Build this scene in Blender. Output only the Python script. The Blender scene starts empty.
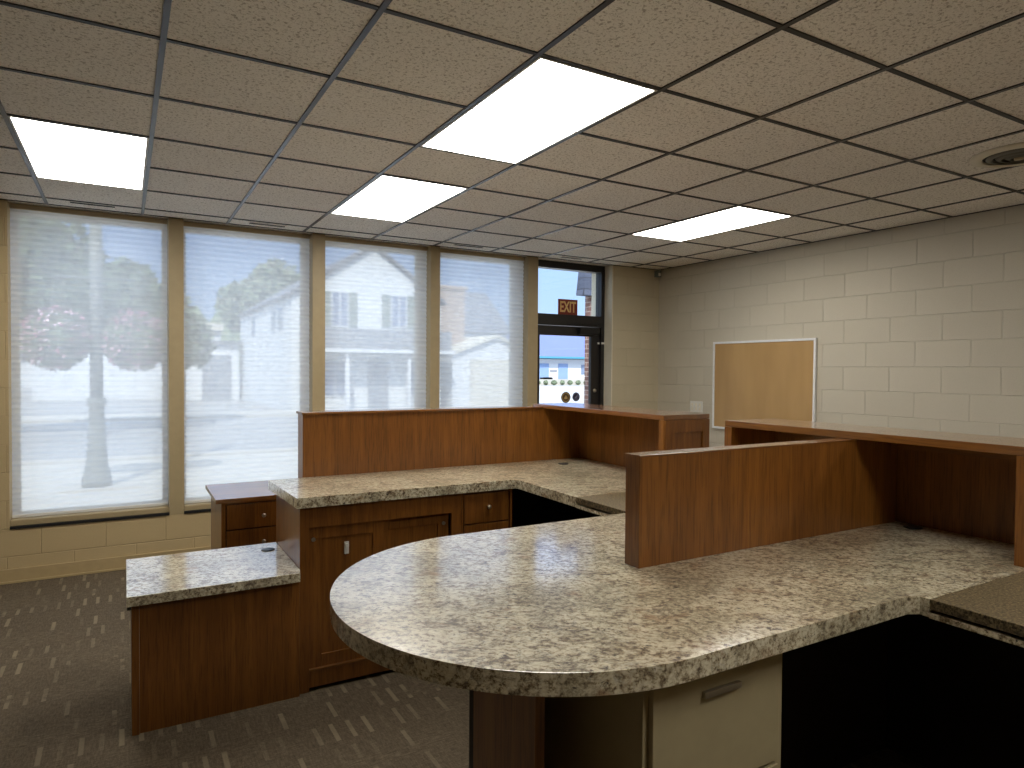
import bpy, bmesh, math, random
from mathutils import Vector, Matrix
random.seed(7)
sc = bpy.context.scene
COL = sc.collection
PI = math.pi

# ------------------------------------------------------------------ camera
cam_d = bpy.data.cameras.new('camera')
cam = bpy.data.objects.new('camera', cam_d); COL.objects.link(cam)
CAMP = Vector((0.483, -3.342, 1.5645))
yaw, pitch, roll = 0.5247, -0.0213, 0.0077
cy_, sy_, cp_, sp_ = math.cos(yaw), math.sin(yaw), math.cos(pitch), math.sin(pitch)
fw = Vector((sy_*cp_, cy_*cp_, sp_)); r0 = Vector((cy_, -sy_, 0)); u0 = r0.cross(fw)
rr = math.cos(roll)*r0 + math.sin(roll)*u0; uu = -math.sin(roll)*r0 + math.cos(roll)*u0
M = Matrix((rr, uu, -fw)).transposed().to_4x4(); M.translation = CAMP
cam.matrix_world = M
cam_d.sensor_width = 36; cam_d.lens = 670.04*36/1024; cam_d.clip_start = 0.02; cam_d.clip_end = 500
sc.camera = cam

# ------------------------------------------------------------------ sky, sun, exposure
w = bpy.data.worlds.new('sky'); sc.world = w; w.use_nodes = True
nt = w.node_tree; nt.nodes.clear()
wo = nt.nodes.new('ShaderNodeOutputWorld'); bg = nt.nodes.new('ShaderNodeBackground')
tc = nt.nodes.new('ShaderNodeTexCoord'); sx = nt.nodes.new('ShaderNodeSeparateXYZ'); rp = nt.nodes.new('ShaderNodeValToRGB')
nt.links.new(tc.outputs['Generated'], sx.inputs[0]); nt.links.new(sx.outputs['Z'], rp.inputs[0])
rp.color_ramp.elements[0].position = 0.0; rp.color_ramp.elements[0].color = (0.52, 0.70, 0.96, 1)
rp.color_ramp.elements[1].position = 0.7; rp.color_ramp.elements[1].color = (1.7, 2.0, 2.5, 1)
e = rp.color_ramp.elements.new(0.25); e.color = (0.40, 0.62, 1.15, 1)
e = rp.color_ramp.elements.new(0.40); e.color = (1.3, 1.55, 2.0, 1)
nt.links.new(rp.outputs[0], bg.inputs[0]); bg.inputs[1].default_value = 1.0
nt.links.new(bg.outputs[0], wo.inputs[0])
sun_d = bpy.data.lights.new('sun', 'SUN'); sun = bpy.data.objects.new('sun', sun_d); COL.objects.link(sun)
sun_d.energy = 4.2; sun_d.angle = math.radians(0.6); sun_d.color = (1, 0.95, 0.86)
sun.rotation_euler = (math.radians(46), 0, math.radians(-26)); sun.location = (0, -20, 30)
LIGHT_STRENGTH = 10.2
sc.view_settings.view_transform = 'Standard'; sc.view_settings.look = 'None'
sc.view_settings.exposure = 0.45; sc.view_settings.gamma = 1.0; sc.view_settings.use_curve_mapping = False
sc.cycles.use_denoising = True
sc.cycles.max_bounces = 8; sc.cycles.transparent_max_bounces = 16
sc.cycles.sample_clamp_indirect = 4.0

# ------------------------------------------------------------------ materials
def lin(c):
    return tuple((x/255/12.92 if x/255 <= 0.04045 else ((x/255+0.055)/1.055)**2.4) for x in c) + (1,)
class NT:
    def __init__(s, name):
        s.m = bpy.data.materials.new(name); s.m.use_nodes = True; s.t = s.m.node_tree; s.t.nodes.clear()
        s.out = s.t.nodes.new('ShaderNodeOutputMaterial'); s.tc = s.n('ShaderNodeTexCoord')
    def n(s, t, **k):
        x = s.t.nodes.new(t)
        for a, b in k.items(): setattr(x, a, b)
        return x
    def l(s, a, b): s.t.links.new(a, b)
    def map(s, scale=(1,1,1), loc=(0,0,0), rot=(0,0,0), src=None):
        m = s.n('ShaderNodeMapping'); m.inputs['Scale'].default_value = scale; m.inputs['Location'].default_value = loc
        m.inputs['Rotation'].default_value = rot
        s.l(src or s.tc.outputs['Object'], m.inputs['Vector']); return m.outputs[0]
    def noise(s, vec, scale, detail=4, rough=.55, dist=0):
        x = s.n('ShaderNodeTexNoise'); x.inputs['Scale'].default_value = scale; x.inputs['Detail'].default_value = detail
        x.inputs['Roughness'].default_value = rough; x.inputs['Distortion'].default_value = dist
        s.l(vec, x.inputs['Vector']); return x.outputs['Fac']
    def ramp(s, f, stops):
        x = s.n('ShaderNodeValToRGB'); cr = x.color_ramp
        while len(cr.elements) > 1: cr.elements.remove(cr.elements[-1])
        cr.elements[0].position = stops[0][0]; cr.elements[0].color = stops[0][1]
        for p, c in stops[1:]:
            q = cr.elements.new(p); q.color = c
        s.l(f, x.inputs[0]); return x.outputs[0]
    def mix(s, f, a, b, mode='MIX'):
        x = s.n('ShaderNodeMix', data_type='RGBA', blend_type=mode)
        if isinstance(f, (int, float)): x.inputs[0].default_value = f
        else: s.l(f, x.inputs[0])
        for v, i in ((a, 6), (b, 7)):
            if isinstance(v, tuple): x.inputs[i].default_value = v
            else: s.l(v, x.inputs[i])
        return x.outputs[2]
    def bump(s, h, strength=.3, dist=.002, normal=None):
        x = s.n('ShaderNodeBump'); x.inputs['Strength'].default_value = strength; x.inputs['Distance'].default_value = dist
        s.l(h, x.inputs['Height'])
        if normal: s.l(normal, x.inputs['Normal'])
        return x.outputs[0]
    def coat_ior(s, v):
        for n_ in s.t.nodes:
            if n_.type == 'BSDF_PRINCIPLED': n_.inputs['Coat IOR'].default_value = v
    def bsdf(s, color, rough=.5, normal=None, metal=0, spec=.5, coat=0, coat_rough=.1, trans=0, emis=None, es=0):
        b = s.n('ShaderNodeBsdfPrincipled')
        if isinstance(color, tuple): b.inputs['Base Color'].default_value = color
        else: s.l(color, b.inputs['Base Color'])
        if isinstance(rough, (int, float)): b.inputs['Roughness'].default_value = rough
        else: s.l(rough, b.inputs['Roughness'])
        b.inputs['Metallic'].default_value = metal; b.inputs['Specular IOR Level'].default_value = spec
        b.inputs['Coat Weight'].default_value = coat; b.inputs['Coat Roughness'].default_value = coat_rough
        b.inputs['Transmission Weight'].default_value = trans
        if emis: b.inputs['Emission Color'].default_value = emis; b.inputs['Emission Strength'].default_value = es
        if normal: s.l(normal, b.inputs['Normal'])
        s.l(b.outputs[0], s.out.inputs[0]); return s.m
def plain(name, c, rough=.5, metal=0, spec=.5, amp=.06, scale=18, coat=0):
    t = NT(name); f = t.noise(t.map(), scale, 5)
    c = lin(c); hi = tuple(min(1, x*(1+amp)) for x in c[:3])+(1,); lo = tuple(x*(1-amp) for x in c[:3])+(1,)
    return t.bsdf(t.ramp(f, [(.3, lo), (.7, hi)]), rough, metal=metal, spec=spec, coat=coat)

def wood(name, grain):
    t = NT(name)
    sc_ = {'Z': (26, 26, 1.3), 'X': (1.3, 26, 26), 'Y': (26, 1.3, 26)}[grain]
    big = {'Z': (3.0, 3.0, .35), 'X': (.35, 3.0, 3.0), 'Y': (3.0, .35, 3.0)}[grain]
    fine = {'Z': (160, 160, 7), 'X': (7, 160, 160), 'Y': (160, 7, 160)}[grain]
    f1 = t.noise(t.map(sc_), 1.0, 6, .6, .6); f2 = t.noise(t.map(fine), 1.0, 3, .6); f3 = t.noise(t.map(big), 1.0, 2)
    c = t.ramp(f1, [(.28, lin((92, 54, 20))), (.5, lin((124, 76, 28))), (.72, lin((150, 99, 40)))])
    c = t.mix(.45, c, t.ramp(f3, [(.3, lin((98, 57, 20))), (.7, lin((144, 92, 36)))]))
    pores = t.ramp(f2, [(.36, (.45, .4, .36, 1)), (.5, (1, 1, 1, 1))])
    c = t.mix(.6, c, pores, 'MULTIPLY')
    if grain == 'Z': return t.bsdf(c, .36, t.bump(f2, .15, .0006), spec=.4, coat=.45, coat_rough=.16)
    m = t.bsdf(c, .34, t.bump(f2, .1, .0004), spec=.5, coat=1, coat_rough=.13); t.coat_ior(1.8); return m
W_Z, W_X, W_Y = wood('oak_vertical_grain', 'Z'), wood('oak_grain_along_x', 'X'), wood('oak_grain_along_y', 'Y')

def laminate(name='granite_laminate'):
    t = NT(name)
    v = t.map((1, 1, 1), rot=(0, 0, .5))
    warp = t.n('ShaderNodeTexNoise'); warp.inputs['Scale'].default_value = 5; warp.inputs['Detail'].default_value = 3
    t.l(v, warp.inputs['Vector'])
    mm = t.n('ShaderNodeVectorMath', operation='MULTIPLY_ADD'); t.l(warp.outputs['Color'], mm.inputs[0])
    mm.inputs[1].default_value = (.03, .03, .03); t.l(v, mm.inputs[2]); wv = mm.outputs[0]
    st = t.map((1, 1.2, 1.2), rot=(0, 0, .45), src=wv)
    spk = t.noise(st, 58, 8, .78, .25)
    c = t.ramp(spk, [(.38, lin((84, 66, 46))), (.435, lin((160, 140, 106))), (.47, lin((210, 198, 166))), (.54, lin((230, 221, 192))), (.64, lin((242, 236, 216)))])
    # brown-grey mottling in clumps of a few centimetres
    med = t.noise(t.map((1, 1.6, 1.3), (2, 2, 2), (0, 0, .5), src=wv), 12, 8, .78, .6)
    mott = t.ramp(spk, [(.41, lin((66, 50, 36))), (.50, lin((134, 112, 82))), (.59, lin((202, 186, 150)))])
    c = t.mix(t.ramp(med, [(.41, (.95, .95, .95, 1)), (.50, (0, 0, 0, 1))]), c, mott)
    patch = t.noise(wv, 3.4, 4, .62)
    grey = t.ramp(spk, [(.38, lin((88, 76, 60))), (.48, lin((156, 143, 116))), (.57, lin((212, 202, 172)))])
    c = t.mix(t.ramp(patch, [(.50, (0, 0, 0, 1)), (.60, (.9, .9, .9, 1))]), c, grey)
    # thin dark veins
    for sc_, off, amt in ((5.0, 1, .85), (11.0, 6, .6)):
        vein = t.n('ShaderNodeTexNoise'); vein.inputs['Scale'].default_value = sc_; vein.inputs['Detail'].default_value = 6
        vein.inputs['Roughness'].default_value = .6; vein.inputs['Distortion'].default_value = .4
        t.l(t.map((1, 1.7, 1), (off, 0, off), (0, 0, .6), src=wv), vein.inputs['Vector'])
        vf = t.ramp(vein.outputs['Fac'], [(.480, (0, 0, 0, 1)), (.498, (amt, amt, amt, 1)), (.516, (0, 0, 0, 1))])
        vm = t.mix(t.ramp(t.noise(t.map((1, 1, 1), (off, 2, 3), src=wv), 2.6, 3), [(.46, (0, 0, 0, 1)), (.60, (1, 1, 1, 1))]), (0, 0, 0, 1), vf)
        c = t.mix(vm, c, lin((84, 68, 58)))
    rust = t.ramp(t.noise(t.map((1, 1, 1), (4, 7, 2), src=wv), 9, 6, .7), [(.58, (0, 0, 0, 1)), (.68, (.7, .7, .7, 1))])
    c = t.mix(rust, c, t.ramp(spk, [(.42, lin((98, 60, 34))), (.56, lin((166, 124, 80)))]))
    dk = t.ramp(t.noise(t.map((1, 1.3, 1.2), (1, 3, 9), src=wv), 38, 5, .7), [(.33, (1, 1, 1, 1)), (.40, (0, 0, 0, 1))])
    c = t.mix(dk, c, lin((64, 50, 38)))
    return t.bsdf(c, .30, t.bump(spk, .05, .0005), spec=.5, coat=1, coat_rough=.11), t.coat_ior(2.1)
LAM = laminate()[0]
def dark_lam():
    t = NT('dark_speckled_laminate')
    a = t.noise(t.map(), 140, 4, .7); b = t.noise(t.map(loc=(3, 1, 2)), 90, 3, .6)
    c = t.ramp(a, [(.36, lin((46, 38, 26))), (.5, lin((98, 85, 60))), (.66, lin((146, 128, 94)))])
    c = t.mix(t.ramp(b, [(.36, (1, 1, 1, 1)), (.44, (0, 0, 0, 1))]), c, lin((50, 40, 30)))
    return t.bsdf(c, .42, spec=.4, coat=.1, coat_rough=.2)
DLAM = dark_lam()

def block(name, axis, col_a, col_b, phase=0.0):
    # painted concrete block, courses 203 mm, blocks 406 mm, in object coordinates
    t = NT(name); s = t.n('ShaderNodeSeparateXYZ'); t.l(t.tc.outputs['Object'], s.inputs[0])
    c = t.n('ShaderNodeCombineXYZ'); t.l(s.outputs[axis], c.inputs[0]); t.l(s.outputs['Z'], c.inputs[1])
    mp = t.map((1, 1, 1), (phase, 0.0154, 0), src=c.outputs[0])
    b = t.n('ShaderNodeTexBrick'); b.offset = .5; b.squash = 1
    b.inputs['Scale'].default_value = 1; b.inputs['Brick Width'].default_value = .4064; b.inputs['Row Height'].default_value = .2032
    b.inputs['Mortar Size'].default_value = .0045; b.inputs['Mortar Smooth'].default_value = .6
    b.inputs['Color1'].default_value = lin(col_a); b.inputs['Color2'].default_value = lin(col_b)
    b.inputs['Mortar'].default_value = tuple(x*.93 for x in lin(col_a)[:3])+(1,)
    t.l(mp, b.inputs['Vector'])
    g = t.noise(t.map(), 150, 5, .7); big = t.noise(t.map(), 3, 3)
    col = t.mix(.22, b.outputs['Color'], t.ramp(big, [(.35, lin(col_a)), (.65, lin(col_b))]))
    col = t.mix(.35, col, t.ramp(g, [(.33, (.72, .72, .72, 1)), (.5, (1, 1, 1, 1))]), 'MULTIPLY')
    inv = t.n('ShaderNodeMath', operation='SUBTRACT'); inv.inputs[0].default_value = 1; t.l(b.outputs['Fac'], inv.inputs[1])
    n1 = t.bump(inv.outputs[0], .75, .005); n2 = t.bump(g, .35, .0025, n1)
    return t.bsdf(col, .62, n2, spec=.3)
BLK_R = block('painted_block_right', 'Y', (198, 190, 171), (191, 183, 164), .13)
BLK_W = block('painted_block_tan', 'X', (192, 170, 128), (186, 165, 124), .05)
TRIMP = plain('tan_trim_paint', (166, 148, 112), .5, amp=.04)
CREAM = plain('cream_paint', (222, 214, 192), .5, amp=.03)
BASE = plain('vinyl_cove_base', (180, 158, 116), .4, amp=.05)
BRONZE = plain('dark_bronze_aluminium', (30, 27, 27), .38, spec=.5, amp=.1)
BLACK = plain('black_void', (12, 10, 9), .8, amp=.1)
METAL = plain('brushed_nickel', (172, 162, 142), .38, metal=.8, amp=.05)
SILVER = plain('aluminium_frame', (226, 226, 224), .4, metal=0, amp=.04)
WHITEP = plain('white_plastic', (218, 216, 208), .4, amp=.03)
BEIGE = plain('beige_metal', (168, 154, 120), .45, amp=.04)
RUB = plain('black_plastic', (18, 18, 20), .35, amp=.1)
TEE = plain('grid_tee_face', (52, 48, 46), .32, metal=.5, spec=.5, amp=.05)
TEED = plain('grid_cross_tee', (34, 28, 22), .55, amp=.1)

def tile_mat():
    t = NT('fissured_ceiling_tile')
    v = t.map((1, 1, 1)); f = t.noise(v, 75, 3, .6, .6); p = t.noise(t.map(loc=(5, 2, 1)), 200, 2, .5)
    hole = t.ramp(f, [(.38, (0, 0, 0, 1)), (.45, (1, 1, 1, 1))])
    c = t.mix(t.ramp(t.noise(v, 1.1, 2), [(.35, (0, 0, 0, 1)), (.65, (1, 1, 1, 1))]), lin((252, 246, 236)), lin((247, 241, 231)))
    c = t.mix(.75, c, t.ramp(f, [(.36, (.45, .40, .35, 1)), (.46, (1, 1, 1, 1))]), 'MULTIPLY')
    c = t.mix(.5, c, t.ramp(p, [(.33, (.5, .47, .42, 1)), (.42, (1, 1, 1, 1))]), 'MULTIPLY')
    return t.bsdf(c, .9, t.bump(hole, .5, .003), spec=.15)
TILE = tile_mat()
def carpet_mat():
    t = NT('patterned_loop_carpet')
    v = t.tc.outputs['Object']
    loop = t.noise(t.map((1, 1, 1)), 330, 3, .6)
    weave = t.noise(t.map((120, 26, 30)), 1, 3, .6); weft = t.noise(t.map((22, 130, 30), (3, 1, 0)), 1, 3, .6)
    zone = t.ramp(t.noise(t.map((1.1, 2.6, 1)), 1.6, 2), [(.40, (0, 0, 0, 1)), (.50, (1, 1, 1, 1))])
    sw = t.map((1, 1, 1))
    br = t.n('ShaderNodeTexBrick'); br.offset = .41; br.inputs['Scale'].default_value = 1
    br.inputs['Brick Width'].default_value = .072; br.inputs['Row Height'].default_value = .20; br.inputs['Mortar Size'].default_value = .029
    br.inputs['Mortar Smooth'].default_value = .25
    br.inputs['Color1'].default_value = (0, 0, 0, 1); br.inputs['Color2'].default_value = (1, 1, 1, 1); br.inputs['Mortar'].default_value = (0, 0, 0, 1)
    t.l(sw, br.inputs['Vector'])
    dash = t.mix(1, t.ramp(br.outputs['Color'], [(.30, (0, 0, 0, 1)), (.9, (.6, .6, .6, 1))]), zone, 'MULTIPLY')
    c = t.ramp(weave, [(.36, lin((62, 53, 42))), (.64, lin((108, 95, 78)))])
    c = t.mix(t.mix(.5, zone, (0, 0, 0, 1)), t.mix(.5, c, t.ramp(weft, [(.38, lin((58, 49, 39))), (.60, lin((140, 125, 102)))])), c)
    c = t.mix(.4, c, t.ramp(loop, [(.35, lin((52, 44, 35))), (.65, lin((124, 112, 92)))]))
    c = t.mix(dash, c, lin((150, 135, 110)))
    return t.bsdf(c, .95, t.bump(loop, .6, .004), spec=.1)
CARPET = carpet_mat()
def emit(name, c, s):
    t = NT(name); f = t.noise(t.map(), 2.0, 2)
    e = t.n('ShaderNodeEmission'); e.inputs[1].default_value = s
    t.l(t.ramp(f, [(.3, tuple(x*.96 for x in c)+(1,)), (.7, tuple(c)+(1,))]), e.inputs[0]); t.l(e.outputs[0], t.out.inputs[0]); return t.m
DIFF = emit('lit_acrylic_diffuser', (1.0, .97, .91), LIGHT_STRENGTH)
def shade_mat():
    t = NT('sheer_pleated_fabric')
    wv = t.n('ShaderNodeTexNoise'); wv.inputs['Scale'].default_value = 1; t.l(t.map((300, 300, 30)), wv.inputs['Vector'])
    d = t.n('ShaderNodeBsdfDiffuse'); tr = t.n('ShaderNodeBsdfTranslucent'); tp = t.n('ShaderNodeBsdfTransparent')
    t.l(t.ramp(wv.outputs['Fac'], [(.3, (.74, .76, .78, 1)), (.7, (.82, .83, .84, 1))]), d.inputs[0])
    tr.inputs[0].default_value = (.93, .94, .95, 1)
    m1 = t.n('ShaderNodeMixShader'); m1.inputs[0].default_value = .72; t.l(d.outputs[0], m1.inputs[1]); t.l(tr.outputs[0], m1.inputs[2])
    m2 = t.n('ShaderNodeMixShader'); m2.inputs[0].default_value = .28; t.l(m1.outputs[0], m2.inputs[1]); t.l(tp.outputs[0], m2.inputs[2])
    t.l(m2.outputs[0], t.out.inputs[0]); return t.m
SHADE = shade_mat()
def glass_mat():
    t = NT('clear_window_glass')
    g = t.n('ShaderNodeBsdfGlossy'); g.inputs['Roughness'].default_value = .02; tp = t.n('ShaderNodeBsdfTransparent')
    tp.inputs[0].default_value = (.95, .97, .97, 1)
    fr = t.n('ShaderNodeFresnel'); fr.inputs[0].default_value = 1.35
    m = t.n('ShaderNodeMixShader'); t.l(fr.outputs[0], m.inputs[0]); t.l(tp.outputs[0], m.inputs[1]); t.l(g.outputs[0], m.inputs[2])
    t.l(m.outputs[0], t.out.inputs[0]); return t.m
GLASS = glass_mat()
def board_mat():
    t = NT('tan_board_surface'); v = t.map((1, 4, .8))
    f = t.noise(v, 1.2, 2); g = t.noise(t.map(), 160, 3)
    c = t.ramp(f, [(.3, lin((170, 134, 82))), (.7, lin((184, 148, 94)))])  # soft vertical sheen streaks put into the tan colour
    c = t.mix(.2, c, t.ramp(g, [(.4, (.7, .7, .7, 1)), (.6, (1, 1, 1, 1))]), 'MULTIPLY')
    return t.bsdf(c, .32, spec=.5)
BOARD = board_mat()
def brick_mat(name, a, b_, mort, wdt=.2, h=.0677, axis='XZ'):
    t = NT(name); s = t.n('ShaderNodeSeparateXYZ'); t.l(t.tc.outputs['Object'], s.inputs[0])
    ad = t.n('ShaderNodeMath', operation='ADD'); t.l(s.outputs[0], ad.inputs[0]); t.l(s.outputs[1], ad.inputs[1])
    c = t.n('ShaderNodeCombineXYZ'); t.l(ad.outputs[0], c.inputs[0]); t.l(s.outputs['Z'], c.inputs[1])
    b = t.n('ShaderNodeTexBrick'); b.inputs['Scale'].default_value = 1; b.inputs['Brick Width'].default_value = wdt
    b.inputs['Row Height'].default_value = h; b.inputs['Mortar Size'].default_value = min(.01, h*.12)
    b.inputs['Color1'].default_value = lin(a); b.inputs['Color2'].default_value = lin(b_); b.inputs['Mortar'].default_value = lin(mort)
    t.l(c.outputs[0], b.inputs['Vector'])
    return t.bsdf(b.outputs['Color'], .85, spec=.2)
BRICK = brick_mat('red_brown_brick', (132, 96, 86), (104, 78, 74), (160, 142, 132))
SIDING = brick_mat('white_lap_siding', (224, 226, 226), (222, 224, 224), (180, 184, 188), 60, .14)
CHIM = brick_mat('old_chimney_brick', (172, 150, 136), (162, 140, 128), (190, 180, 170))
ROOF = brick_mat('grey_shingles', (128, 130, 138), (118, 120, 128), (104, 106, 112), .3, .16)
EXTW = plain('exterior_white_wall', (214, 216, 218), .8)
EXTC = plain('exterior_cream_panel', (206, 200, 186), .8)
PORCH = plain('porch_roof_grey', (138, 142, 150), .8)
SHUT = plain('green_grey_shutter', (124, 134, 126), .7)
WPANE = plain('distant_window_pane', (128, 140, 164), .2, amp=.02)
BLUEDOOR = plain('blue_painted_door', (132, 156, 196), .6)
BLUEROOF = plain('blue_grey_metal_roof', (88, 100, 152), .55)
TEAL = plain('teal_gutter', (70, 140, 168), .6)
ASPH = plain('asphalt', (160, 160, 160), .95, amp=.1)
SIDEW = plain('concrete_sidewalk', (188, 184, 176), .9, amp=.06)
POLE = plain('lamp_post_paint', (124, 126, 120), .55)
LEAF = plain('green_leaves', (104, 116, 92), .8, amp=.3, scale=3)
LEAF2 = plain('bright_green_leaves', (122, 134, 106), .8, amp=.3, scale=3)
BARK = plain('bark', (80, 66, 52), .9)
PINK = plain('pink_petals', (206, 134, 162), .7, amp=.2, scale=9)
PALEPINK = plain('pale_pink_petals', (230, 190, 206), .7, amp=.1, scale=9)
EXITR = plain('exit_sign_red', (122, 34, 20), .45)
EXITC = plain('exit_letter_cream', (226, 190, 128), .5)
STK1 = plain('sticker_brown', (86, 66, 38), .5); STK2 = plain('sticker_gold', (186, 160, 104), .5)
STK3 = plain('sticker_navy', (38, 42, 66), .5); STK4 = plain('sticker_lavender', (128, 130, 164), .5)
SHADOW_WOOD = plain('shadow_toned_wood', (30, 17, 10), .7)  # near-black tone paints the shade of drawer gaps and knee spaces

# ------------------------------------------------------------------ helpers
def box(bm, x0, x1, y0, y1, z0, z1, bev=0.0):
    v = [bm.verts.new((x, y, z)) for x in (x0, x1) for y in (y0, y1) for z in (z0, z1)]
    fs = [(0, 1, 3, 2), (4, 6, 7, 5), (0, 4, 5, 1), (2, 3, 7, 6), (0, 2, 6, 4), (1, 5, 7, 3)]
    faces = [bm.faces.new([v[i] for i in f]) for f in fs]
    if bev > 0:
        es = list({e for f in faces for e in f.edges})
        bmesh.ops.bevel(bm, geom=es, offset=bev, segments=2, affect='EDGES', profile=.7)
def prism(bm, pts, z0, z1, axis='Z', bev=0.0):
    # pts: 2D outline, extruded along axis
    def P(a, b, c):
        return {'Z': (a, b, c), 'Y': (a, c, b), 'X': (c, a, b)}[axis]
    lo = [bm.verts.new(P(a, b, z0)) for a, b in pts]; hi = [bm.verts.new(P(a, b, z1)) for a, b in pts]
    n = len(pts); f = [bm.faces.new(lo[::-1]), bm.faces.new(hi)]
    for i in range(n):
        f.append(bm.faces.new([lo[i], lo[(i+1) % n], hi[(i+1) % n], hi[i]]))
    bmesh.ops.recalc_face_normals(bm, faces=f)
    if bev > 0:
        es = list({e for q in f[:2] for e in q.edges})
        bmesh.ops.bevel(bm, geom=es, offset=bev, segments=2, affect='EDGES', profile=.7)
def lathe(bm, prof, c, axis='Z', seg=24):
    # prof: (radius, height)
    rings = []
    for r, h in prof:
        ring = []
        for i in range(seg):
            a = 2*PI*i/seg; x, y = r*math.cos(a), r*math.sin(a)
            p = {'Z': (x, y, h), 'Y': (x, h, y), 'X': (h, x, y)}[axis]
            ring.append(bm.verts.new((c[0]+p[0], c[1]+p[1], c[2]+p[2])))
        rings.append(ring)
    fs = []
    for a, b in zip(rings, rings[1:]):
        for i in range(seg): fs.append(bm.faces.new([a[i], a[(i+1) % seg], b[(i+1) % seg], b[i]]))
    fs.append(bm.faces.new(rings[0][::-1])); fs.append(bm.faces.new(rings[-1]))
    bmesh.ops.recalc_face_normals(bm, faces=fs)
def tube(bm, pts, r, seg=8):
    pts = [Vector(p) for p in pts]; rings = []
    for i, p in enumerate(pts):
        d = (pts[min(i+1, len(pts)-1)] - pts[max(i-1, 0)]).normalized()
        a = d.orthogonal().normalized(); b = d.cross(a)
        rings.append([bm.verts.new(p + r*(a*math.cos(2*PI*k/seg) + b*math.sin(2*PI*k/seg))) for k in range(seg)])
    for a, b in zip(rings, rings[1:]):
        # align rings by nearest vertex
        off = min(range(seg), key=lambda o: (a[0].co-b[o].co).length)
        for i in range(seg): bm.faces.new([a[i], a[(i+1) % seg], b[(i+1+off) % seg], b[(i+off) % seg]])
    bm.faces.new(rings[0][::-1]); bm.faces.new(rings[-1])
def B(*boxes, bev=0.0):
    bm = bmesh.new()
    for b in boxes: box(bm, *b, bev=bev)
    return bm
def wloc(o):
    v = Vector((0, 0, 0))
    while o: v += o.location; o = o.parent
    return v
def obj(name, bm, m, parent=None, smooth=False, origin=None):
    # bm is in world coordinates; the object sits under parent with its origin at parent's (or given) place
    me = bpy.data.meshes.new(name)
    base = wloc(parent) if parent else Vector(origin or (0, 0, 0))
    bmesh.ops.recalc_face_normals(bm, faces=bm.faces[:])
    bm.transform(Matrix.Translation(-base)); bm.to_mesh(me); bm.free()
    for mm in (m if isinstance(m, (list, tuple)) else [m]): me.materials.append(mm)
    if smooth:
        for p in me.polygons: p.use_smooth = True
    o = bpy.data.objects.new(name, me); COL.objects.link(o)
    if parent: o.parent = parent
    else: o.location = base
    return o
def struct(name, bm, m, parent=None):
    o = obj(name, bm, m, parent)
    if not parent: o['kind'] = 'structure'
    return o
def tag(o, label, cat, group=None):
    o['label'] = label; o['category'] = cat
    if group: o['group'] = group
    return o
def thing(name, loc, label=None, cat=None, group=None):
    o = bpy.data.objects.new(name, None); COL.objects.link(o); o.location = loc; o.empty_display_size = .1
    if label: tag(o, label, cat, group)
    return o
def sempty(name, loc=(0, 0, 0)):
    o = thing(name, loc); o['kind'] = 'structure'; return o
def copy_tree(o, loc, label=None):
    r = o.copy(); COL.objects.link(r); r.location = loc
    if label: r['label'] = label
    for ch in list(o.children):
        c = ch.copy(); COL.objects.link(c); c.parent = r
        for g in list(ch.children):
            d = g.copy(); COL.objects.link(d); d.parent = c
    return r

# ------------------------------------------------------------------ room shell
ZC = 2.7475; YW = 2.62; XR = 5.919; XL = -3.2; YB = -6.4; WT = .38
struct('floor', B((XL-.3, XR+.3, YB-.3, YW+WT, -.12, 0)), CARPET)
ceil = struct('ceiling', B((XL-.3, XR+.3, YB-.3, YW+WT+.2, ZC, ZC+.25)), TILE)
struct('wall_right', B((XR, XR+.25, YB, YW+WT, 0, ZC)), BLK_R)
struct('wall_left', B((XL-.25, XL, YB, YW+WT, 0, ZC)), BLK_R)
struct('wall_rear', B((XL, XR, YB-.25, YB, 0, ZC)), BLK_W)
ZS = .385
struct('wall_window', B((XL, -.235, YW, YW+WT, 0, ZC), (-.235, 4.2425, YW, YW+WT, 0, ZS)), BLK_W)
struct('wall_corner', B((5.234, XR, YW, YW+WT, 0, ZC)), block('painted_block_cream', 'X', (196, 184, 156), (190, 178, 150), .05))
for i, (a, b) in enumerate(((.79, .897), (1.911, 2.022), (3.027, 3.125), (4.121, 4.2425))):
    z0 = 0 if i == 3 else ZS
    struct('trim_%d' % (i+1), B((a, b, YW, YW+WT, z0, ZC), bev=.003), TRIMP)
struct('baseboard_window', B((XL, 4.2425, YW-.012, YW, 0, .10), (5.234, XR, YW-.012, YW, 0, .10), (XL, 4.2425, YW-.024, YW-.012, 0, .014), bev=.002), BASE)
struct('baseboard_right', B((XR-.012, XR, YB, YW-.012, 0, .10), bev=.002), BASE)
struct('trim_5', B((5.220, 5.2338, YW-.004, YW+WT, 0, ZC-.002)), CREAM)      # light painted reveal beside the door

RINGM = plain('diffuser_ring_grey', (96, 92, 78), .5)
# ceiling grid (main tees run towards the windows, cross tees along them)
S = .6096; SY = .5975
gm = bmesh.new(); gc = bmesh.new()
i = -6
while i*S < XR:
    x = i*S
    if x > XL: box(gm, x-.0105, x+.0105, YB, YW, ZC-.006, ZC)
    i += 1
j = -11
while j*SY < YW:
    y = j*SY
    if y > YB: box(gc, XL, XR, y-.0105, y+.0105, ZC-.005, ZC)
    j += 1
obj('main_tee', gm, TEE, ceil); obj('cross_tee', gc, TEED, ceil)
struct('trim_6', B((XR-.02, XR, YB, YW, ZC-.004, ZC), (XL, XR-.02, YW-.014, YW, ZC-.005, ZC)), TEED)

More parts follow.
